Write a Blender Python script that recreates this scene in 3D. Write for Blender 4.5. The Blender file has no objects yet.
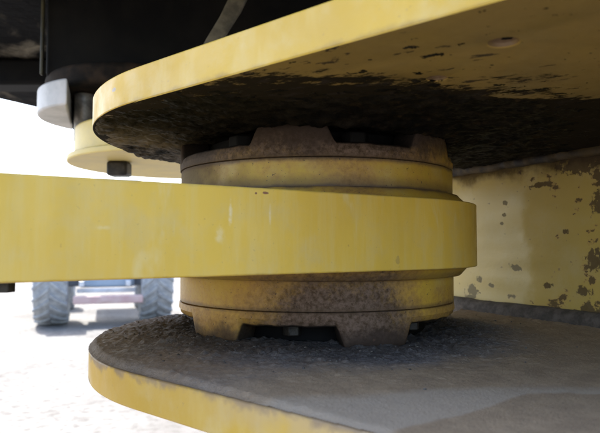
import bpy, bmesh, math, random
import numpy as np
from math import radians as R, sin, cos, pi, tau
from mathutils import Vector, noise as mnoise
random.seed(4)

# ------------------------------------------------------------------ camera, light, exposure
scn = bpy.context.scene
COL = scn.collection
cam_d = bpy.data.cameras.new("camera"); cam = bpy.data.objects.new("camera", cam_d); COL.objects.link(cam)
cam.location = (0, 0, 0); cam.rotation_euler = (R(92.72), 0, 0)
cam_d.sensor_width = 36; cam_d.lens = 36; cam_d.clip_start = 0.01; cam_d.clip_end = 2000
cam_d.dof.use_dof = True; cam_d.dof.focus_distance = 0.52; cam_d.dof.aperture_fstop = 14
scn.camera = cam
SUN_EL, SUN_AZ = 58, -38           # azimuth measured from +Y (camera direction) towards +X
w = bpy.data.worlds.new("World"); scn.world = w; w.use_nodes = True
nt = w.node_tree; bg = nt.nodes["Background"]; sky = nt.nodes.new("ShaderNodeTexSky")
sky.sky_type = 'NISHITA'; sky.sun_disc = False; sky.sun_elevation = R(SUN_EL); sky.sun_rotation = R(SUN_AZ)
sky.air_density = 1.0; sky.dust_density = 3.0; sky.ozone_density = 0.6
nt.links.new(sky.outputs[0], bg.inputs[0]); bg.inputs[1].default_value = 0.15
sl = bpy.data.lights.new("sun", 'SUN'); sl.energy = 3.3; sl.angle = R(0.5); sl.color = (1, .96, .9)
sun = bpy.data.objects.new("sun", sl); COL.objects.link(sun)
d = Vector((sin(R(SUN_AZ))*cos(R(SUN_EL)), cos(R(SUN_AZ))*cos(R(SUN_EL)), sin(R(SUN_EL))))
sun.rotation_euler = d.to_track_quat('Z', 'Y').to_euler(); sun.location = d*20
scn.view_settings.view_transform = 'Standard'; scn.view_settings.look = 'None'
scn.view_settings.exposure = 2.25; scn.view_settings.gamma = 1
scn.cycles.max_bounces = 8

GZ = -1.2                          # ground level below the camera
CX, CY = 0.0166, 0.6225            # axis of the pivot
ZU, ZL = 0.103, -0.090             # underside of upper plate, top of lower plate

# ------------------------------------------------------------------ helpers
def tag(o, label=None, cat=None, group=None, kind=None):
    if label: o['label'] = label
    if cat: o['category'] = cat
    if group: o['group'] = group
    if kind: o['kind'] = kind
    return o
def empty(name, loc=(0, 0, 0), rz=0):
    o = bpy.data.objects.new(name, None); COL.objects.link(o); o.location = loc; o.rotation_euler = (0, 0, rz)
    o.empty_display_size = .02; return o
def link(name, me, mat=None, parent=None, smooth=None):
    o = bpy.data.objects.new(name, me); COL.objects.link(o)
    if mat: me.materials.append(mat)
    if parent: o.parent = parent
    if smooth is not None:
        for p in me.polygons: p.use_smooth = True
        if smooth < 180: me.set_sharp_from_angle(angle=R(smooth))
    return o
def mesh(name, v, f, mat=None, parent=None, smooth=None):
    me = bpy.data.meshes.new(name); me.from_pydata(v, [], f); me.validate(); me.update()
    return link(name, me, mat, parent, smooth)
def frombm(name, bm, mat=None, parent=None, smooth=35):
    bmesh.ops.recalc_face_normals(bm, faces=bm.faces)
    me = bpy.data.meshes.new(name); bm.to_mesh(me); bm.free()
    return link(name, me, mat, parent, smooth)
def bevel(o, wdt, seg=3):
    m = o.modifiers.new("bevel", 'BEVEL'); m.width = wdt; m.segments = seg; m.limit_method = 'ANGLE'; m.angle_limit = R(40)
    m.harden_normals = False
    return o
def lathe(name, prof, mat=None, parent=None, n=160, smooth=30, closed=False, wob=0):
    v, f = [], []; k = len(prof)
    for i in range(n):
        a = tau*i/n
        for j, (r, z) in enumerate(prof):
            if wob: 
                s = mnoise.noise(Vector((cos(a)*r*25, sin(a)*r*25, z*25)))*wob; r += s
            v.append((r*cos(a), r*sin(a), z))
    for i in range(n):
        i2 = (i+1) % n
        for j in range(k-1 if not closed else k):
            j2 = (j+1) % k
            f.append((i*k+j, i2*k+j, i2*k+j2, i*k+j2))
    if not closed:
        for j in (0, k-1):
            if prof[j][0] > 1e-6: f.append(tuple(i*k+j for i in range(n)))
    o = mesh(name, v, f, mat, parent, smooth)
    bm = bmesh.new(); bm.from_mesh(o.data); bmesh.ops.remove_doubles(bm, verts=bm.verts, dist=1e-7)
    bmesh.ops.recalc_face_normals(bm, faces=bm.faces); bm.to_mesh(o.data); bm.free()
    if smooth < 180: o.data.set_sharp_from_angle(angle=R(smooth))
    return o
def prism(name, pts, z0, z1, mat=None, parent=None, bev=0, smooth=40):
    n = len(pts)
    v = [(x, y, z0) for x, y in pts]+[(x, y, z1) for x, y in pts]
    f = [tuple(range(n))[::-1], tuple(range(n, 2*n))]+[(i, (i+1) % n, n+(i+1) % n, n+i) for i in range(n)]
    bm = bmesh.new(); bv = [bm.verts.new(p) for p in v]
    for q in f: bm.faces.new([bv[i] for i in q])
    o = frombm(name, bm, mat, parent, smooth)
    if bev: bevel(o, bev)
    return o
def bm_box(bm, c, s, rot=None):
    r = bmesh.ops.create_cube(bm, size=1)
    for q in r['verts']:
        p = Vector((q.co.x*s[0], q.co.y*s[1], q.co.z*s[2]))
        if rot: p = rot @ p
        q.co = p+Vector(c)
def box(name, c, s, mat=None, parent=None, bev=0, rot=None):
    bm = bmesh.new(); bm_box(bm, c, s, rot); o = frombm(name, bm, mat, parent, 30)
    if bev: bevel(o, bev)
    return o
def tube(name, pts, r, mat=None, parent=None, n=14, lump=0, freq=60):
    v, f = [], []; P = [Vector(p) for p in pts]; m = len(P)
    for i, p in enumerate(P):
        t = (P[min(i+1, m-1)]-P[max(i-1, 0)]).normalized()
        u = t.cross(Vector((0, 0, 1)));
        if u.length < 1e-3: u = t.cross(Vector((1, 0, 0)))
        u.normalize(); w_ = t.cross(u)
        for j in range(n):
            a = tau*j/n; q = p+u*cos(a)*r+w_*sin(a)*r
            if lump: q += (u*cos(a)+w_*sin(a))*lump*mnoise.noise(q*freq)
            v.append(q)
    for i in range(m-1):
        for j in range(n):
            f.append((i*n+j, i*n+(j+1) % n, (i+1)*n+(j+1) % n, (i+1)*n+j))
    f.append(tuple(range(n))[::-1]); f.append(tuple((m-1)*n+j for j in range(n)))
    return mesh(name, v, f, mat, parent, 60)
def hexbolt(name, c, r, h, mat, parent, ax='z', z=0):
    pts = [(r*cos(tau*i/6+.2), r*sin(tau*i/6+.2)) for i in range(6)]
    o = prism(name, pts, 0, h, mat, parent, bev=r*.12); o.location = c
    return o

# numpy value noise (fast, for the big dirt sheets)
_rs = np.random.RandomState(7); _T = _rs.rand(256, 256)
def vn(x, y):
    xi = np.floor(x).astype(int); yi = np.floor(y).astype(int); fx = x-xi; fy = y-yi
    fx = fx*fx*(3-2*fx); fy = fy*fy*(3-2*fy)
    a = _T[xi % 256, yi % 256]; b = _T[(xi+1) % 256, yi % 256]; c = _T[xi % 256, (yi+1) % 256]; e = _T[(xi+1) % 256, (yi+1) % 256]
    return (a*(1-fx)+b*fx)*(1-fy)+(c*(1-fx)+e*fx)*fy
def fbm(x, y, s, o=5, g=.5):
    t = 0; a = 1; n = 0; c, q = cos(.6), sin(.6)
    for i in range(o):
        t = t+a*vn(x*s+17.3*i, y*s-9.1*i); n += a; a *= g; s *= 2.03; x, y = x*c-y*q, x*q+y*c
    return t/n
def sstep(a, b, x):
    t = np.clip((x-a)/(b-a), 0, 1); return t*t*(3-2*t)
def sheet(name, X, Y, Z, keep, mat, parent):
    ny, nx = X.shape
    idx = np.arange(nx*ny).reshape(ny, nx)
    q = np.stack([idx[:-1, :-1], idx[:-1, 1:], idx[1:, 1:], idx[1:, :-1]], -1).reshape(-1, 4)
    kf = (keep[:-1, :-1] | keep[:-1, 1:] | keep[1:, 1:] | keep[1:, :-1]).reshape(-1)
    q = q[kf]; used = np.unique(q); remap = -np.ones(nx*ny, int); remap[used] = np.arange(len(used)); q = remap[q]
    V = np.stack([X, Y, Z], -1).reshape(-1, 3)[used]
    me = bpy.data.meshes.new(name); me.vertices.add(len(V)); me.vertices.foreach_set("co", V.ravel().astype(np.float32))
    me.loops.add(q.size); me.loops.foreach_set("vertex_index", q.ravel().astype(np.int32))
    me.polygons.add(len(q)); me.polygons.foreach_set("loop_start", np.arange(0, q.size, 4, dtype=np.int32))
    me.polygons.foreach_set("use_smooth", np.ones(len(q), dtype=bool))
    me.update(calc_edges=True); me.validate()
    return link(name, me, mat, parent)

# ------------------------------------------------------------------ node helpers
class M:
    def __init__(s, name, rough=.5, spec=.5, metal=0):
        s.m = bpy.data.materials.new(name); s.m.use_nodes = True; s.t = s.m.node_tree
        s.b = s.t.nodes["Principled BSDF"]; s.set('Roughness', rough); s.set('Specular IOR Level', spec); s.set('Metallic', metal)
        s.co = s.t.nodes.new("ShaderNodeTexCoord").outputs['Object']
    def lk(s, sock, v):
        if hasattr(v, 'is_output'): s.t.links.new(v, sock)
        elif isinstance(v, tuple) and len(v) == 3 and sock.type == 'RGBA': sock.default_value = (*v, 1)
        else: sock.default_value = v
    def set(s, k, v): s.lk(s.b.inputs[k], v); return s
    def noise(s, scale, detail=5, rough=.55, stretch=None, dist=0, vec=None, out='Fac', off=(0, 0, 0), rot=0):
        n = s.t.nodes.new("ShaderNodeTexNoise"); n.inputs['Scale'].default_value = scale; n.inputs['Detail'].default_value = detail
        n.inputs['Roughness'].default_value = rough; n.inputs['Distortion'].default_value = dist
        v = vec or s.co
        if stretch or off != (0, 0, 0):
            mp = s.t.nodes.new("ShaderNodeMapping"); mp.inputs['Scale'].default_value = stretch or (1, 1, 1); mp.inputs['Location'].default_value = off
            if rot:
                vr = s.t.nodes.new('ShaderNodeVectorRotate'); vr.rotation_type = 'Z_AXIS'; vr.inputs['Angle'].default_value = rot; s.t.links.new(v, vr.inputs['Vector']); v = vr.outputs[0]
            s.t.links.new(v, mp.inputs[0]); v = mp.outputs[0]
        s.t.links.new(v, n.inputs['Vector']); return n.outputs[out]
    def math(s, op, a, b=0.0, c=0.0, clamp=False):
        n = s.t.nodes.new("ShaderNodeMath"); n.operation = op; n.use_clamp = clamp
        s.lk(n.inputs[0], a); s.lk(n.inputs[1], b); s.lk(n.inputs[2], c); return n.outputs[0]
    def rng(s, v, a, b, c=0.0, d=1.0, smooth=True):
        n = s.t.nodes.new("ShaderNodeMapRange"); n.interpolation_type = 'SMOOTHSTEP' if smooth else 'LINEAR'
        s.lk(n.inputs[0], v); n.inputs[1].default_value = a; n.inputs[2].default_value = b; n.inputs[3].default_value = c; n.inputs[4].default_value = d
        return n.outputs[0]
    def mix(s, f, a, b):
        n = s.t.nodes.new("ShaderNodeMix"); n.data_type = 'RGBA'; s.lk(n.inputs[0], f); s.lk(n.inputs[6], a); s.lk(n.inputs[7], b); return n.outputs[2]
    def sep(s, v=None):
        n = s.t.nodes.new("ShaderNodeSeparateXYZ"); s.t.links.new(v or s.co, n.inputs[0]); return n.outputs
    def dist(s, c, v=None):
        n = s.t.nodes.new("ShaderNodeVectorMath"); n.operation = 'DISTANCE'; s.t.links.new(v or s.co, n.inputs[0]); n.inputs[1].default_value = c; return n.outputs['Value']
    def bump(s, h, st=.3, d=.001, prev=None):
        n = s.t.nodes.new("ShaderNodeBump"); n.inputs['Strength'].default_value = st; n.inputs['Distance'].default_value = d
        s.lk(n.inputs['Height'], h)
        if prev: s.t.links.new(prev, n.inputs['Normal'])
        s.t.links.new(n.outputs[0], s.b.inputs['Normal']); return n.outputs[0]
    def spot(s, a, b, a0, b0, ra, rb, n=.9, ns=120, soft=.2):
        u = s.math('POWER', s.math('DIVIDE', s.math('SUBTRACT', a, a0), ra), 2.0); v = s.math('POWER', s.math('DIVIDE', s.math('SUBTRACT', b, b0), rb), 2.0)
        d_ = s.math('ADD', s.math('SQRT', s.math('ADD', u, v)), s.math('MULTIPLY_ADD', s.noise(ns, 5, .65), 2*n, -n))
        return s.rng(d_, 1.0, 1.0-soft)
    def nrm(s):
        n = s.t.nodes.new("ShaderNodeNewGeometry"); return s.sep(n.outputs['True Normal'])

YEL = (.66, .46, .085); YEL2 = (.60, .41, .085); PALE = (.66, .50, .16)
def paint_base(m, y1=YEL, y2=YEL2):
    c = m.mix(m.rng(m.noise(9, 4), .35, .65), y1, y2)
    dust = m.rng(m.noise(30, 6, .65), .45, .75)
    c = m.mix(m.math('MULTIPLY', dust, .35), c, (.55, .45, .24))
    return c
def chips(m, scale, thr, seed=0, det=6):
    return m.rng(m.noise(scale, det, .6, off=(seed, seed*.7, seed*.3)), thr, thr+.015)

def mat_arm():
    m = M("arm_yellow", .42, .45); c = paint_base(m, (.72, .465, .064), (.68, .43, .058))
    st = m.rng(m.noise(110, 4, .65, stretch=(1, 1, .09)), .42, .70)          # vertical weathering streaks
    c = m.mix(m.math('MULTIPLY', st, .20), c, (.70, .58, .27))
    big = m.rng(m.noise(34, 4, .6, stretch=(1, 1, .28), off=(3, 1, 0), dist=.4), .60, .72)
    c = m.mix(m.math('MULTIPLY', big, .34), c, (.72, .62, .36))
    br = m.rng(m.noise(22, 3, .6, stretch=(1, 1, .3), off=(8, 2, 0)), .52, .75)
    c = m.mix(m.math('MULTIPLY', br, .22), c, (.52, .36, .06))
    ax = m.sep()[0]; es = m.rng(m.math('ADD', ax, m.math('MULTIPLY_ADD', m.noise(40, 5), .03, -.015)), .140, .160); c = m.mix(m.math('MULTIPLY', es, .55), c, (.40, .27, .07))
    z = m.sep()[2]
    for (x0, z0, rx, rz, col, am) in ((-.062, .022, .0016, .012, (.80, .72, .50), .55), (-.037, .021, .0011, .011, (.80, .72, .50), .5), (-.068, .006, .0035, .009, (.78, .68, .42), .45),
                                      (-.040, .0352, .0022, .0010, (.20, .07, .05), .9), (-.046, .0347, .0009, .0009, (.20, .07, .05), .9), (-.130, .010, .005, .002, (.78, .68, .42), .4), (.060, -.012, .002, .004, (.36, .24, .08), .5)):
        c = m.mix(m.math('MULTIPLY', m.spot(ax, m.sep()[2], x0, z0, rx, rz, .9, 200, 1.2 if col[0] > .7 else .3), am), c, col)
    wob = m.math('MULTIPLY_ADD', m.noise(80, 4), .004, -.002); z2 = m.math('ADD', z, wob)
    edge = m.rng(z2, .0365, .0395); c = m.mix(m.math('MULTIPLY', edge, .5), c, (.40, .26, .08))
    edge2 = m.rng(z2, -.0185, -.0212); c = m.mix(m.math('MULTIPLY', edge2, .6), c, (.30, .19, .05))
    sp = m.rng(m.noise(420, 2, .5), .70, .74); c = m.mix(m.math('MULTIPLY', sp, .25), c, (.30, .2, .08))
    sp2 = chips(m, 75, .735, 5, 3); c = m.mix(m.math('MULTIPLY', sp2, .35), c, (.36, .17, .06))
    m.set('Base Color', c); m.set('Roughness', m.rng(m.noise(40, 4), .3, .7, .34, .55))
    h = m.math('MULTIPLY_ADD', m.noise(260, 3, .5), .5, m.noise(50, 2)); m.bump(h, .12, .0015); return m.m
def mat_edge():                                                                    # plates: paint with greasy faces
    m = M("plate_yellow", .45, .4); c = paint_base(m, (.56, .362, .043), (.51, .325, .040))
    x, y, z = m.sep()
    sp = m.rng(m.noise(300, 3, .5), .68, .74); c = m.mix(m.math('MULTIPLY', sp, .25), c, (.25, .17, .08))
    ch = chips(m, 55, .745, 2, 3); c = m.mix(m.math('MULTIPLY', ch, .6), c, (.34, .27, .2))
    scr = m.rng(m.noise(45, 3, .6, stretch=(1, 1, .25), off=(4, 4, 1)), .5, .75); c = m.mix(m.math('MULTIPLY', scr, .15), c, (.70, .60, .32))
    # faces seen from below or above: dull brownish film over the paint
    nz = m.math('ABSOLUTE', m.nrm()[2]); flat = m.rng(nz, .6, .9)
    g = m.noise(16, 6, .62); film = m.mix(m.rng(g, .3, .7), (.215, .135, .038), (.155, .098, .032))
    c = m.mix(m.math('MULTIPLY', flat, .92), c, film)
    dd = m.dist((CX, CY, ZU)); px_, py_, _z = m.sep(); gr = m.math('ADD', m.math('SUBTRACT', dd, m.math('MULTIPLY', m.rng(px_, .06, .26), m.math('MULTIPLY', m.rng(py_, .38, .48), .085))), m.math('MULTIPLY_ADD', m.noise(26, 6, .6, stretch=(.6, 1.6, 1)), .16, -.08))
    gr = m.math('ADD', gr, m.math('MULTIPLY_ADD', m.noise(170, 5, .7, stretch=(.6, 1.3, 1), rot=R(33)), .14, -.07)); gm = m.math('MULTIPLY', m.rng(gr, .268, .244), flat)
    c = m.mix(m.math('MULTIPLY', gm, .96), c, (.010, .008, .006))
    fn = m.noise(85, 8, .68, stretch=(.55, 1.25, 1), off=(9, 6, 2), rot=R(33)); fl = m.math('MULTIPLY', m.rng(m.math('ADD', fn, m.rng(dd, .42, .24, 0, .10)), .675, .695), flat); c = m.mix(m.math('MULTIPLY', fl, .88), c, (.03, .023, .018))
    for hc in ((.104, .302, ZU), (.085, .368, ZU)):
        hm = m.math('MULTIPLY', m.rng(m.dist(hc), .0100, .0086), m.rng(z, ZU+.0002, ZU+.0008)); c = m.mix(m.math('MULTIPLY', hm, .9), c, m.mix(m.noise(300, 3), (.09, .05, .028), (.17, .10, .055)))
    # grime where the edge meets the faces
    e1 = m.rng(m.math('ADD', z, m.math('MULTIPLY_ADD', m.noise(70, 5), .010, -.005)), ZU+.0035, ZU-.002)
    e2 = m.rng(z, .0, .05); eg = m.math('MULTIPLY', m.math('MULTIPLY', e1, e2), m.rng(nz, .5, .2)); c = m.mix(m.math('MULTIPLY', eg, .55), c, (.16, .10, .05))
    low = m.math('MULTIPLY', m.rng(m.math('ADD', z, m.math('MULTIPLY_ADD', m.noise(50, 5, .6, off=(1, 5, 0)), .024, -.012)), -.096, -.089), m.rng(z, 0, -.05))
    dw = m.math('MULTIPLY', m.math('MULTIPLY', m.rng(x, -.10, .0), m.rng(z, 0, -.05)), m.rng(m.math('ADD', z, m.math('MULTIPLY_ADD', m.noise(24, 6, .6, off=(1, 5, 0)), .04, -.02)), -.112, -.094))
    ns = m.math('MULTIPLY', m.spot(x, z, -.203, -.098, .012, .010, 1.3, 60, .6), .6); c = m.mix(ns, c, (.30, .25, .22))
    c = m.mix(m.math('MULTIPLY', m.spot(x, z, -.190, -.1135, .022, .004, 1.2, 70, .5), .7), c, (.12, .09, .07))
    c = m.mix(m.math('MULTIPLY', m.spot(x, z, -.142, .118, .0028, .0016, .8, 150, .3), .8), c, (.33, .30, .30))
    c = m.mix(m.math('MULTIPLY', dw, .6), c, (.42, .32, .20))
    c = m.mix(m.math('MULTIPLY', low, .8), c, (.22, .16, .11))
    m.set('Base Color', c); dk = m.math('MAXIMUM', gm, fl); m.set('Roughness', m.math('MAXIMUM', m.rng(m.noise(40, 4), .3, .7, .38, .6), m.math('MULTIPLY', dk, .9))); m.set('Specular IOR Level', m.rng(dk, 0, 1, .4, .05))
    m.bump(m.math('MULTIPLY_ADD', m.noise(240, 4, .6), .5, m.noise(40, 3)), .18, .0015); return m.m
def mat_web():
    m = M("web_yellow", .34, .5); c = paint_base(m, (.60, .43, .10), (.54, .39, .09))
    c = m.mix(m.math('MULTIPLY', m.rng(m.noise(24, 5, .6, off=(2, 2, 2)), .45, .7), .4), c, (.62, .52, .27))
    x, y, z = m.sep()
    # local y runs along the wall (0 at the far end), z up
    a = m.noise(34, 7, .62, stretch=(1, 1, 1.5), off=(1.3, .2, .4))
    topb = m.rng(z, .05, .10, 0, .12); botb = m.rng(z, -.045, -.085, 0, .17); rightb = m.rng(y, .38, .47, 0, .085)
    f = m.math('ADD', m.math('ADD', a, topb), m.math('ADD', botb, rightb))
    ch = m.rng(f, .698, .712)
    edge = m.math('SUBTRACT', m.rng(f, .682, .698), ch)
    c = m.mix(m.math('MULTIPLY', edge, .5), c, (.40, .16, .08))
    for (y0, z0, ry, rz) in ((.349, .0375, .0045, .0028), (.351, .052, .0045, .0030), (.344, .027, .003, .002), (.366, -.028, .010, .0042), (.303, -.044, .007, .004), (.290, -.060, .012, .008), (.325, -.052, .006, .003),
                             (.474, -.016, .011, .013), (.483, .045, .010, .012), (.462, -.050, .009, .006), (.415, -.047, .008, .004), (.405, .070, .020, .0035), (.44, .015, .004, .003), (.46, .088, .03, .012), (.49, -.072, .02, .012)):
        ch = m.math('MAXIMUM', ch, m.spot(y, z, y0, z0, ry, rz, 1.7, 130, .25))
    c = m.mix(ch, c, m.mix(m.noise(120, 4), (.025, .018, .022), (.10, .078, .085)))
    refl_patch = m.math('ADD', y, m.math('MULTIPLY_ADD', m.noise(30, 4), .05, -.025)); refl_patch = m.math('MULTIPLY', m.rng(refl_patch, .392, .374), m.rng(z, .085, .055)); c = m.mix(m.math('MULTIPLY', refl_patch, .38), c, (.70, .60, .33)); c = m.mix(m.math('MULTIPLY', m.math('SUBTRACT', 1.0, refl_patch), .30), c, (.42, .285, .06))  # glossy reflection painted as a paler patch, rest of the wall darkened
    sm = chips(m, 120, .68, 6, 4); c = m.mix(m.math('MULTIPLY', sm, .6), c, (.20, .13, .08))
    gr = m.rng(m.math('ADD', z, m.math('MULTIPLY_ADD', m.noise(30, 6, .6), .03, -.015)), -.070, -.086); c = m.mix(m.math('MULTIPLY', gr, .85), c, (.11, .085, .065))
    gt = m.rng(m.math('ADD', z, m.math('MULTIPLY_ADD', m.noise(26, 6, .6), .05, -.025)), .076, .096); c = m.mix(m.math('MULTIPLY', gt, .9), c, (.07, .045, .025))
    dk = m.math('MAXIMUM', ch, m.math('MAXIMUM', gr, gt)); m.set('Base Color', c); m.set('Roughness', m.math('MAXIMUM', m.math('ADD', m.rng(m.noise(30, 4), .3, .7, .30, .46), m.rng(refl_patch, 0, 1, .18, 0)), m.math('MULTIPLY', dk, .9))); m.set('Specular IOR Level', m.rng(dk, 0, 1, .32, .06))
    m.bump(m.math('ADD', m.math('MULTIPLY', ch, -1.0), m.math('MULTIPLY', m.noise(160, 4), .6)), .35, .001); return m.m
def mat_cap(name, top):
    m = M(name, .5, .4); c = paint_base(m, (.58, .375, .045), (.48, .305, .04))
    x, y, z = m.sep()
    br = m.mix(m.rng(m.noise(240, 5, .7), .35, .65), (.042, .029, .025), (.150, .104, .086))
    zz = m.math('MULTIPLY', m.math('MULTIPLY_ADD', m.rng(z, .067, .0745), .75, m.rng(z, .075, .1, 0, .3)), m.rng(x, .125, .06, .35, 1)) if top else m.rng(z, -.030, -.070)
    fr = m.rng(m.dist((.01 if top else .018, -.139, .085 if top else -.060)), .105, .01)   # dust cake on the side that faces out
    f = m.math('ADD', m.math('MULTIPLY', zz, .62 if top else .20), m.math('MULTIPLY', fr, .16 if top else .60))
    f = m.math('ADD', f, m.math('MULTIPLY_ADD', m.noise(20, 4, .5), .7, -.35))
    f = m.math('ADD', f, m.math('MULTIPLY_ADD', m.noise(220, 4, .7), .55, -.275))
    c = m.mix(m.math('MULTIPLY', m.rng(f, -.08, .28), .6), c, (.44, .215, .055)); f = m.rng(f, .05, .62); c = m.mix(m.math('MULTIPLY', f, .93), c, br)
    if top:
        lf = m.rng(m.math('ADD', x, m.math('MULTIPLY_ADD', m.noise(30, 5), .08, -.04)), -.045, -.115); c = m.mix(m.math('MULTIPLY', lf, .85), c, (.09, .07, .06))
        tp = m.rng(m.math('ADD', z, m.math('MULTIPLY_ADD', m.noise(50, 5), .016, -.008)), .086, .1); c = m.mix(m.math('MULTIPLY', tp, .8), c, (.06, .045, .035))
    else:
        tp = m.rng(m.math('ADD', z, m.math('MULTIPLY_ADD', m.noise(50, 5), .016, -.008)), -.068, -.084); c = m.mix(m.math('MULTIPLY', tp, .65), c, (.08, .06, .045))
    rim_dark = m.math('ADD', m.noise(28, 6, .65, off=(3, 7, 1)), m.rng(z, .072, .099, -.08, .22) if top else m.rng(z, -.056, -.080, -.16, .14))  # mottled dark tone on the rim, stronger towards the lug tips
    rim_dark = m.math('MULTIPLY', m.rng(rim_dark, .40, .68), m.rng(z, .0705, .0735) if top else m.rng(z, -.0535, -.0560)); c = m.mix(m.math('MULTIPLY', rim_dark, .78), c, (.040, .027, .021))
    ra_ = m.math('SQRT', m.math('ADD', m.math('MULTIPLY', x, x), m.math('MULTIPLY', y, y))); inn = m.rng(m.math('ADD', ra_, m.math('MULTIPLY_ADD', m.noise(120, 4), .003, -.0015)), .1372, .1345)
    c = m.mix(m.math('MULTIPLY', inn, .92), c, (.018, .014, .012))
    # grime caught beside the joint line and the neck
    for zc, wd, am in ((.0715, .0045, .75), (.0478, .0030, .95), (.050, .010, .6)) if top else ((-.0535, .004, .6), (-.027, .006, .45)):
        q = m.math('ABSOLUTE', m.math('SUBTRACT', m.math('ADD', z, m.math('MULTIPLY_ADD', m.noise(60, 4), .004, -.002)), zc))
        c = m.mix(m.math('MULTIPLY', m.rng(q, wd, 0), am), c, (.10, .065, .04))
    pit = chips(m, 480, .69, 3, 2); c = m.mix(m.math('MULTIPLY', pit, .85), c, (.05, .035, .03))
    ps = chips(m, 110, .73, 3, 3); c = m.mix(m.math('MULTIPLY', ps, .7), c, (.10, .06, .04))
    if top: f = m.math('MAXIMUM', f, lf)
    m.set('Base Color', c); m.set('Roughness', m.rng(f, 0, 1, .46, .85)); m.set('Specular IOR Level', m.rng(f, 0, 1, .4, .12))
    h = m.math('MULTIPLY_ADD', m.noise(330, 3, .6), .5, m.noise(90, 4)); h = m.math('SUBTRACT', h, m.math('MULTIPLY', pit, .8)); m.bump(h, .3, .0013); return m.m
def mat_grease():
    m = M("caked_grease", .7, .07); n = m.noise(60, 7, .65)
    c = m.mix(m.rng(n, .4, .7), (.004, .0035, .003), (.018, .014, .010))
    # dry dust on the grease near the rounded end
    dd = m.dist((-.20, .62, ZU)); du = m.math('MULTIPLY', m.rng(dd, .17, .03), m.rng(m.noise(24, 7, .7, stretch=(1, .5, 1)), .38, .62))
    c = m.mix(m.math('MULTIPLY', du, .8), c, (.24, .20, .165))
    x, y, z = m.sep()
    br = m.math('MULTIPLY', m.rng(m.noise(60, 7, .7, off=(4, 0, 0)), .56, .72), .45); c = m.mix(br, c, (.08, .05, .022))
    m.set('Base Color', c); m.set('Roughness', m.rng(m.noise(90, 4), .3, .7, .45, .8))
    m.bump(m.noise(330, 5, .75), .7, .0015); return m.m
def mat_dirt():
    m = M("plate_dirt", .9, .12); x, y, z = m.sep()
    g = m.mix(m.rng(m.noise(420, 4, .75), .35, .65), (.09, .086, .088), (.26, .252, .258))
    g = m.mix(m.math('MULTIPLY', m.rng(m.noise(26, 5), .4, .7), .5), g, (.20, .185, .175))
    tan = m.mix(m.rng(m.noise(45, 6, .6), .3, .7), (.38, .29, .195), (.29, .22, .15))
    tan = m.mix(m.math('MULTIPLY', m.rng(m.noise(500, 3, .6), .55, .7), .5), tan, (.11, .09, .075))
    wob = m.math('MULTIPLY_ADD', m.noise(16, 6, .6), .12, -.06)
    # outwards from the pin: caked dark grit -> trodden brown dust
    dd = m.math('ADD', m.dist((CX, CY, ZL)), wob); near = m.rng(dd, .16, .23)
    c = m.mix(near, g, tan)
    lf = m.math('ADD', x, m.math('MULTIPLY', wob, .8)); c = m.mix(m.math('MULTIPLY', m.rng(lf, .0, -.14), .75), c, m.mix(.5, g, (.23, .235, .25)))  # cooler grey towards the left: skylight tint put into the dirt colour
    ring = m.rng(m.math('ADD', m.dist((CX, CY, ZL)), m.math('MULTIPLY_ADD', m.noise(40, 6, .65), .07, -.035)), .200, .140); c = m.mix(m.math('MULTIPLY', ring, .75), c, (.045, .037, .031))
    # washed grey patch with a tide line
    e = m.math('ADD', y, m.math('MULTIPLY_ADD', m.noise(28, 4, .5, off=(2, 0, 0)), .020, -.010))
    up_ = m.math('SUBTRACT', m.rng(x, -.02, .11, .340, .371, False), e); lo_ = m.math('SUBTRACT', e, m.rng(x, .035, .135, .280, .360, False))
    patch = m.math('MULTIPLY', m.rng(up_, -.012, .008), m.rng(lo_, -.003, .003))
    c = m.mix(m.math('MULTIPLY', patch, .85), c, (.41, .35, .28))
    m.set('Base Color', c); m.set('Roughness', m.math('SUBTRACT', m.rng(m.noise(60, 4), .3, .7, .62, .9), m.math('MULTIPLY', patch, .25)))
    m.bump(m.noise(520, 5, .75), .75, .002); return m.m
def mat_simple(name, c1, c2, scale, rough=.6, metal=0, bs=.2, spec=.4):
    m = M(name, rough, spec, metal); m.set('Base Color', m.mix(m.rng(m.noise(scale, 6, .6), .35, .65), c1, c2))
    m.bump(m.noise(scale*6, 4), bs, .002); return m.m
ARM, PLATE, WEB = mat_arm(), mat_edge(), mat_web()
CAPT, CAPB, GREASE, DIRT = mat_cap("cap_paint_top", True), mat_cap("cap_paint_low", False), mat_grease(), mat_dirt()
BLACK = mat_simple("oily_black", (.0015, .0015, .002), (.006, .0055, .005), 9, .7, spec=.12)
BELLY = M("dusty_belly", .85, .08); BELLY.set("Base Color", BELLY.mix(BELLY.rng(BELLY.noise(5, 8, .68, stretch=(1.7, .7, 1), dist=.9), .47, .70), (.0015, .0015, .002), (.15, .13, .10))); BELLY.bump(BELLY.noise(9, 7, .65), .6, .03); BELLY = BELLY.m
STEEL = mat_simple("dirty_steel", (.10, .09, .08), (.2, .18, .16), 60, .45, .6)
DARKS = mat_simple("dark_bolt", (.010, .009, .008), (.035, .03, .025), 80, .5, .3)
WELD = mat_simple("greasy_weld", (.018, .013, .009), (.10, .065, .025), 40, .7)
FILLET = mat_simple("grimy_fillet", (.055, .046, .039), (.12, .10, .086), 90, .8, bs=.5)
PALEP = mat_simple("pale_paint", (.50, .48, .47), (.36, .35, .34), 14, .5)
CLEV = mat_simple("clevis_yellow", (.62, .47, .15), (.55, .42, .16), 20, .5)

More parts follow.
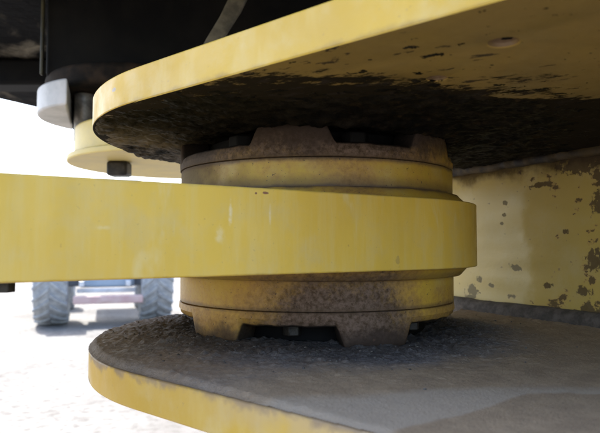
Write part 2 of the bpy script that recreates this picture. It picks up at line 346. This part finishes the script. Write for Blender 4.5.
# ------------------------------------------------------------------ ground
def mk_ground():
    m = M("pale_gravel", .95, .1); c = m.mix(m.rng(m.noise(.8, 6, .6), .35, .7), (.192, .190, .184), (.128, .123, .116))
    c = m.mix(m.rng(m.noise(14, 5, .7), .45, .7), c, (.095, .090, .083)); m.set('Base Color', c)
    m.bump(m.noise(30, 6, .7), .6, .02)
    n = 60; v, f = [], []
    ax = [math.copysign(abs(t)**3*900, t) for t in np.linspace(-1, 1, n)]
    for yy in ax:
        for xx in ax: v.append((xx, yy, GZ+.02*mnoise.noise(Vector((xx*.4, yy*.4, 0)))))
    for i in range(n-1):
        for j in range(n-1): f.append((i*n+j, i*n+j+1, (i+1)*n+j+1, (i+1)*n+j))
    tag(mesh("ground", v, f, m.m, None, 180), kind='structure')
mk_ground()

# ------------------------------------------------------------------ machine body overhead
body = empty("machine_underbody", (0, 0, 0))
tag(body, "black oily underside of the big machine hanging over the joint", "machine body")
hull = [(-1.12, 1.88), (-.72, 2.62), (1.2, 3.8), (4.2, 3.2), (4.4, -.6), (2.2, -.3), (.3, .05), (-.5, .45)]
prism("belly_plate", hull, .50, 1.7, BELLY, body, bev=.01)
prism("pivot_housing", [(-.50, 1.16), (-.50, 1.7), (.3, 1.7), (.3, 1.16)], .33, .498, BLACK, body, bev=.008)
box("flange_strip", (-.502, 1.152, .41), (.006, .008, .16), mat_simple("edge_strip", (.055, .047, .02), (.02, .018, .012), 30, .5), body, .002)
box("cross_member", (-.80, 1.62, .462), (.42, .09, .07), BLACK, body, .01)
pts = [Vector((-.085, 1.03, .505)), Vector((-.100, 1.02, .44)), Vector((-.118, 1.0, .39)), Vector((-.140, .985, .345)), Vector((-.158, .975, .305))]
bm = bmesh.new(); prev = None
for i, p in enumerate(pts):
    wv_ = Vector((.019-.001*i, .004, .006)); th = Vector((0, .006, 0))
    ring = [bm.verts.new(p+a*wv_+b*th) for a, b in ((-1, -1), (1, -1), (1, 1), (-1, 1))]
    if prev:
        for q in range(4): bm.faces.new((prev[q], prev[(q+1) % 4], ring[(q+1) % 4], ring[q]))
    else: bm.faces.new(ring)
    prev = ring
bm.faces.new(prev[::-1])
hang = frombm("hanging_strap", bm, mat_simple("strap_grey", (.15, .125, .085), (.07, .06, .042), 40, .7)); bevel(hang, .003)
tag(hang, "greyish brown flat strap hanging in the dark above the upper yellow plate", "strap")

# ------------------------------------------------------------------ second, smaller joint far left
pj = empty("steering_pivot", (-.40, 1.15, .25))
tag(pj, "small dark pivot with pale lug and yellow clevis behind the upper plate", "pivot joint")
def arcpts(cx, cy, r, a0, a1, n): return [(cx+r*cos(a0+(a1-a0)*i/n), cy+r*sin(a0+(a1-a0)*i/n)) for i in range(n+1)]
def rel(pts): return [(x+.40, y-1.15) for x, y in pts]
prism("top_flange", rel(arcpts(-.357, 1.27, .174, 0, tau, 48)[:-1]), .300-.25, .342-.25, mat_simple("brown_flange", (.006, .005, .004), (.03, .019, .012), 20, .8, spec=.15), pj, bev=.012)
def lug_outline(cx, cy, r, k, n=40):
    """left part of a disc, sawn off straight"""
    a0, a1 = R(112), R(250); P = arcpts(cx, cy, r, a0, a1, n); return [p for p in P if p[0] < -.386-.44*(p[1]-1.06)]
prism("lug", rel(lug_outline(-.361, 1.21, .160, -.378)), .250-.25, .2995-.25, PALEP, pj, bev=.023)
pj.children[-1].modifiers[0].segments = 8
lathe("bushing", [(0, .236-.25), (.062, .236-.25), (.066, .245-.25), (.066, .2995-.25), (0, .2995-.25)], BLACK, pj, 48).location = (-.012, .11, 0)
lathe("pin", [(.0, -.045), (.019, -.045), (.019, .048), (0, .048)], STEEL, pj, 32).location = (-.028, .03, 0)
prism("clevis", rel(arcpts(-.24, 1.26, .222, R(90), R(270), 60)+[(.10, 1.038), (.10, 1.482)]), .1762-.25, .232-.25, CLEV, pj, bev=.004)
prism("clevis_plate", rel(arcpts(-.24, 1.26, .236, R(90), R(270), 60)+[(.10, 1.024), (.10, 1.496)]), .164-.25, .176-.25, CLEV, pj, bev=.003)
box("nut", (-.357+.40, .03, .1495-.25), (.040, .040, .0285), DARKS, pj, .005)

# ------------------------------------------------------------------ frame bracket: two plates and a web
fb = empty("frame_bracket", (0, 0, 0))
tag(fb, "worn yellow steel bracket with two thick rounded plates above and below the pivot", "machine frame")
NX, NY = CX+.0225, CY-.0198      # centre of the rounded plate ends, a little off the pivot
RP = .2355; dx, dy = .75, -.6614            # direction in which the plates run, towards the right of the camera
def tongue(r, L, back=.30):
    a = math.atan2(dy, dx); n = 96
    pts = arcpts(NX, NY, r, a+pi/2, a+pi*1.5, n)
    q = Vector((NX, NY)); dd = Vector((dx, dy)); nn = Vector((-dy, dx))
    pts += [tuple(q+dd*L-nn*r), tuple(q+dd*L+nn*(r+back)), tuple(q+dd*.25+nn*(r+back))]
    return pts
def with_holes(o, holes):
    for (x, y, r, z0, z1) in holes:
        c = lathe("cut", [(0, z0-.004), (r*1.12, z0-.004), (r, z0), (r*.86, z1-.0012), (r*.6, z1), (0, z1)], None, None, 40); c.location = (x, y, 0)
        m = o.modifiers.new("b", 'BOOLEAN'); m.object = c; m.operation = 'DIFFERENCE'; m.solver = 'EXACT'
        bpy.context.view_layer.update(); dg = bpy.context.evaluated_depsgraph_get()
        me = bpy.data.meshes.new_from_object(o.evaluated_get(dg)); o.modifiers.clear(); o.data = me; bpy.data.objects.remove(c)
        me.polygons.foreach_set('material_index', [0]*len(me.polygons))
up = prism("upper_plate", tongue(RP, .75), ZU, ZU+.0255, PLATE, fb)
with_holes(up, [(.104, .302, .0080, ZU, ZU+.0036), (.085, .368, .0065, ZU, ZU+.0030)])
bevel(up, .0012, 2)
lp = prism("lower_plate", tongue(RP, .75), ZL-.0255, ZL, PLATE, fb); bevel(lp, .0016, 2)
# web: origin at its far end, local +y along the wall
wv = Vector((.098, -.20)).normalized(); w0 = Vector((.217, .83))-wv*.26
web = empty("web", (0, 0, 0))
bpy.data.objects.remove(web)
ang = math.atan2(wv.y, wv.x)-pi/2
bm = bmesh.new(); 
L = .95; ny, nz = 120, 34
vs = [[bm.verts.new((.0015*mnoise.noise(Vector((0, L*i/ny*9, k*.3))), L*i/ny, ZL+.001+(ZU-ZL-.002)*k/nz)) for k in range(nz+1)] for i in range(ny+1)]
for i in range(ny):
    for k in range(nz): bm.faces.new((vs[i][k], vs[i+1][k], vs[i+1][k+1], vs[i][k+1]))
ex = bmesh.ops.extrude_face_region(bm, geom=bm.faces[:])
for g in ex['geom']:
    if isinstance(g, bmesh.types.BMVert): g.co.x = -.028
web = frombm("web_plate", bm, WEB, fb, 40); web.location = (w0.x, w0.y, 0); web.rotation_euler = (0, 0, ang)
def wl(y, x=0, z=0):          # wall local -> world
    c, s = cos(ang), sin(ang); return Vector((w0.x+x*c-y*s, w0.y+x*s+y*c, z))
tube("weld_bead", [wl(t, .003, ZU-.002) for t in np.linspace(0, .95, 190)], .0065, WELD, fb, 14, .0020, 90)
tube("weld_bead", [wl(t, .004, ZL+.0075) for t in np.linspace(0, .95, 190)], .0120, FILLET, fb, 16, .0018, 40)

# dirt sheets -------------------------------------------------------
def plate_inside(X, Y, r):
    """signed depth inside the tongue outline (positive = inside)"""
    qx, qy = X-NX, Y-NY; s = qx*dx+qy*dy; t = qx*-dy+qy*dx
    rad = r-np.hypot(qx, qy); side = r+t
    return np.where(s < 0, rad, side)
res = .0014
gx, gy = np.meshgrid(np.arange(-.235, .42, res), np.arange(.20, .95, res))
ins = plate_inside(gx, gy, RP)
dc = np.hypot(gx-CX, gy-CY)
# underside grease cake
n1 = fbm(gx, gy*1.3, 14, 6, .58); n2 = fbm(gx+5, gy*1.9, 45, 5, .6); n3 = fbm(gx+1, gy+3, 150, 4, .6)
cov = (1-sstep(.17, .30, dc+.0*gx))*1.0+.25*sstep(.45, .9, gy)-.10
cov = cov+.05+.20*sstep(.06, .24, gx)*sstep(.37, .46, gy)
cov = cov+(n1-.5)*1.5+(n2-.5)*.8+(n3-.5)*.5
far = np.clip((fbm((gx*.84-gy*.54)*.5, (gx*.54+gy*.84)*1.3, 85, 6, .68)+.12*(1-sstep(.24, .40, dc))-.655)*9, 0, 1)*.5
h = np.clip(cov-.42, 0, 1)*.0048*(.5+.8*n2)+far*.0012
h = h+np.where(h > .0002, (n3-.4)*.0012, 0)
h = h*sstep(.0, .006, ins)
h += .0048*np.exp(-((dc-.140)/.014)**2)*(.35+.9*n2)*(dc > .118)
h = np.clip(h, 0, .02)
keep = (h > .0004) & (ins > .0008)
o = sheet("grease_cake", gx, gy, ZU+.0006-h, keep, GREASE, fb); o['kind'] = 'stuff'
# dirt on the lower plate
m1 = fbm(gx+9, gy, 18, 6, .55); m2 = fbm(gx, gy+9, 70, 5, .62); m3 = fbm(gx-3, gy+2, 260, 4, .65)
nearcap = np.exp(-np.clip(dc-.14, 0, 1)/.055)
leftn = 1-sstep(-.10, .06, gx)
wd = (gx-w0.x)*(-wv.y)+(gy-w0.y)*wv.x            # distance to the web face, negative on the camera side
nw = np.exp(-np.abs(wd)/.02)
rough_ = np.clip(nearcap*1.5+leftn*.26+nw, .10, 1.2)
h = .0012+.0058*nearcap+.0026*leftn+.007*nw+rough_*((m1-.5)*.004+(m2-.5)*.0032+(m3-.5)*.0032)
lump = np.clip(fbm(gx+20, gy, 150, 3, .6)-.60, 0, 1)*.008*rough_
h = np.clip(h+lump, .0004, .02)*sstep(-.001, .007, ins+(m2-.5)*.004)
keep = ins > .0006
o = sheet("dirt_layer", gx, gy, ZL+.0003+h, keep, DIRT, fb); o['kind'] = 'stuff'
# loose crumbs
bm = bmesh.new()
for i in range(900):
    a = random.uniform(0, tau); rr = .142+abs(random.gauss(0, .035)); x, y = CX+rr*cos(a), CY+rr*sin(a)
    if not -.22 < x < .25: continue
    s = random.uniform(.0004, .0014); ix, iy = int((x+.235)/res), int((y-.2)/res)
    if not (0 <= iy < gx.shape[0] and 0 <= ix < gx.shape[1]) or ins[iy, ix] < .008: continue
    r_ = bmesh.ops.create_icosphere(bm, subdivisions=1, radius=s)
    k = [random.uniform(.6, 1.3) for _ in range(3)]
    for q in r_['verts']: q.co = Vector((q.co.x*k[0], q.co.y*k[1], q.co.z*k[2]*.8))*random.uniform(.8, 1.15)+Vector((x, y, ZL+h[iy, ix]+s*.3))
o = frombm("grit", bm, mat_simple("dark_grit", (.05, .045, .04), (.13, .115, .10), 200, .9), fb, 20); o['kind'] = 'stuff'

# ------------------------------------------------------------------ arm between the plates
arm = empty("hinge_arm", (CX, CY, 0))
tag(arm, "thick yellow flat steel arm running left from the pivot between both plates", "steel arm")
RA = .160; aa = R(213.2)                    # direction of the arm, seen from above
pts = arcpts(0, 0, RA, aa+pi/2+pi, aa+pi/2+tau, 120)
ax_, ay_ = cos(aa), sin(aa)
pts = arcpts(0, 0, RA, aa-pi/2+pi, aa-pi/2+tau, 120)
pts = arcpts(0, 0, RA, aa+pi/2, aa+pi*1.5, 120) if False else arcpts(0, 0, RA, aa-pi/2, aa-pi*1.5, 120)
L = 1.3
pts += [(ax_*L-RA*-ay_*-1*-1, ay_*L), ] if False else [(ax_*L+cos(aa+pi/2)*RA, ay_*L+sin(aa+pi/2)*RA), (ax_*L+cos(aa-pi/2)*RA, ay_*L+sin(aa-pi/2)*RA)]
beam = prism("beam", pts, -.0202, .0385, ARM, arm, bev=.0011)
lathe("boss", [(0, .0386), (.1515, .0386), (.1500, .0405), (.1445, .0455), (.1435, .0470), (.1385, .0478), (0, .0478)], CAPT, arm, 160, 40, wob=.0008)
lathe("boss", [(0, -.0203), (.1515, -.0203), (.1500, -.0222), (.1455, -.0275), (.1440, -.0288), (.1385, -.0295), (0, -.0295)], CAPB, arm, 160, 40, wob=.0008)
b = hexbolt("bolt_head", (-.158-CX-.006, .335-CY, -.0262), .0055, .0058, DARKS, arm)

# ------------------------------------------------------------------ bearing caps
def cap(sign, zb, tabs, mat, label):
    """sign +1: lugs point up, -1: down."""
    root = empty("bearing_cap", (CX, CY, 0)); tag(root, label, "bearing cap", "bearing caps above and below the arm")
    z0, zs, zn, zt = zb      # neck, seam, notch floor, lug tip
    r0 = .1372
    neck = [(0, z0), (r0, z0), (r0+.0006, z0+sign*.002), (r0+.0006, zs-sign*.0010), (r0-.0002, zs-sign*.0004), (0, zs-sign*.0006)]
    lathe("neck_ring", neck, mat, root, 200, 40, wob=.0006)
    n = 1080; v, f = [], []
    def lug(t):
        t = (t+180) % 360-180; best = 0
        for a, b_ in tabs:
            for off in (-360, 0, 360):
                e = min(t-a-off, b_+off-t); best = max(best, min(1, max(0, e/(4.6 if sign > 0 else 4.0)+.5)))
        return best*best*(3-2*best)
    for i in range(n):
        t = 360*i/n; a = R(t-90); g = lug(t); zz = zn+(zt-zn)*g
        jit = .0005*mnoise.noise(Vector((cos(a)*6, sin(a)*6, 3)))
        zz += .0009*mnoise.noise(Vector((cos(a)*9, sin(a)*9, 7.)))
        rr = .1384+jit; ed = sign*.0046
        prof = [(.09, zs), (rr-.0014, zs-sign*.0001), (rr-.0002, zs+sign*.0004), (rr+.0002, zs+sign*.006), (rr-.0003, zz-ed*1.6), (rr-.0016, zz-ed*.45), (rr-.0044, zz), (.112, zz), (.110, zz-ed), (.110, zs+sign*.002)]
        for k, (r, z) in enumerate(prof):
            q = Vector((cos(a)*r*40, sin(a)*r*40, z*40)); s = .00045*mnoise.noise(q) if 1 < k < 8 else 0
            v.append(((r+s)*cos(a), (r+s)*sin(a), z))
    K = 10
    for i in range(n):
        j = (i+1) % n
        for k in range(K): f.append((i*K+k, j*K+k, j*K+(k+1) % K, i*K+(k+1) % K))
    bm = bmesh.new(); bv = [bm.verts.new(p) for p in v]
    for q in f: bm.faces.new([bv[i] for i in q])
    frombm("cap_ring", bm, mat, root, 50)
    # closed inner face of the cap and bolts in the notches
    lathe("cap_plate", [(0, zs+sign*.001), (.1095, zs+sign*.001), (.1095, zt-sign*.004), (.106, zt), (0, zt)], BLACK, root, 96, 40)
    for t_ in ((-33, 14, 78, 138, 198, 258) if sign > 0 else (-12, 48, 110, 168, 228, 288)):
        mid = R(t_-90); rb = .0125 if sign > 0 else .0085; rad = .122 if sign > 0 else .112
        hexbolt("bolt", (rad*cos(mid), rad*sin(mid), zn-.0002 if sign > 0 else zn-.0098), rb, .010, BLACK if sign > 0 else DARKS, root)
    return root
tu = [(-24+60*k, 3.5+60*k) for k in range(6)]; tu[1] = (37, 61); tu[5] = (262, 286)
tl = [(-54, -30), (7, 33), (98, 118), (132, 152), (186, 212), (234, 256)]
c1 = cap(1, (.0467, .0722, .0845, .1010), tu, CAPT, "dusty yellow bearing cap with lugs under the greasy upper plate")
c2 = cap(-1, (-.0292, -.0545, -.0665, -.0852), tl, CAPB, "yellow bearing cap with notched rim standing on the dirty lower plate")

# ------------------------------------------------------------------ tractor parked in the yard
def tractor():
    t = empty("tractor", (-3.04, 9.4, GZ), R(18)); tag(t, "pale blue tractor with chevron tyres parked in the bright yard", "tractor")
    TY = mat_simple("hazed_tyre", (.25, .26, .275), (.36, .37, .38), 12, .85)  # tyres and other tractor colours lightened: glare haze put into the colour
    BL = mat_simple("tractor_blue", (.28, .35, .43), (.34, .41, .48), 5, .5); RD = mat_simple("tractor_red", (.48, .31, .30), (.54, .40, .38), 5, .5)
    GY = mat_simple("tractor_grey", (.62, .63, .65), (.5, .51, .53), 6, .5); DK = mat_simple("tractor_dark", (.14, .15, .17), (.22, .23, .25), 6, .6)
    GL = M("cab_glass", .08, .5); GL.set('Base Color', (.05, .08, .10)); GL = GL.m
    def wheel(x, y, r, wd, name="wheel"):
        wr = empty("wheel", (x, y, r)); wr.parent = t
        hw = wd/2; prof = [(r*.55, -hw*.75), (r*.75, -hw), (r*.92, -hw*.92), (r*.955, -hw*.6), (r*.965, 0), (r*.955, hw*.6), (r*.92, hw*.92), (r*.75, hw), (r*.55, hw*.75)]
        ty = lathe("tyre", prof, TY, wr, 64, 40, closed=True); ty.rotation_euler = (0, R(90), 0)
        bm = bmesh.new(); nl = 22
        for s in (-1, 1):
            for k in range(nl):
                a0 = tau*(k+(.5 if s > 0 else 0))/nl; prev = None
                for i in range(7):
                    f_ = i/6; ax = s*hw*(.02+.96*f_); a = a0+f_*.30; rr = r*(1.0-.05*f_**3); ww = .035/r
                    ring = []
                    for (da, dr) in ((-ww, -.075*r), (ww, -.075*r), (ww*.7, 0), (-ww*.7, 0)):
                        ring.append(bm.verts.new((ax, (rr+dr)*sin(a+da), -(rr+dr)*cos(a+da))))
                    if prev:
                        for q in range(4): bm.faces.new((prev[q], prev[(q+1) % 4], ring[(q+1) % 4], ring[q]))
                    else: bm.faces.new(ring)
                    prev = ring
                bm.faces.new(prev[::-1])
        tr = frombm("tread", bm, TY, wr, 30); tr['kind'] = 'stuff'
        rim = lathe("rim", [(0, -hw*.2), (r*.2, -hw*.2), (r*.5, -hw*.5), (r*.56, -hw*.72), (r*.56, hw*.72), (r*.5, hw*.5), (r*.2, hw*.2), (0, hw*.2)], GY, wr, 40, 40); rim.rotation_euler = (0, R(90), 0)
    wheel(-.755, 0, .68, .48); wheel(.755, 0, .68, .48)
    wheel(-.70, 2.3, .45, .32); wheel(.70, 2.3, .45, .32)
    box("axle", (0, 0, .70), (1.1, .28, .26), DK, t, .03)
    box("gearbox", (.03, .1, .78), (.80, .8, .44), BL, t, .04)
    box("bumper_bar", (.05, -.55, .40), (.98, .14, .115), RD, t, .015)
    box("drawbar", (.02, -.35, .52), (.84, .10, .06), GY, t, .01)
    for s in (-1, 1): box("lift_link", (s*.33, -.3, .63), (.07, .5, .08), GY, t, .01)
    box("bonnet", (0, 1.7, 1.25), (.72, 1.8, .60), BL, t, .08)
    for s in (-1, 1): box("mudguard", (s*.79, .05, 1.42), (.50, 1.1, .07), BL, t, .02)
    box("cab", (.16, .35, 1.55), (.80, 1.0, 1.05), DK, t, .03)
    box("rear_window", (.16, -.158, 1.68), (.66, .02, .62), GL, t, .004)
    box("roof", (.12, .35, 2.10), (.80, 1.15, .24), BL, t, .06)
    box("number_plate", (.02, -.626, .40), (.16, .012, .05), RD, t, .003)
tractor()
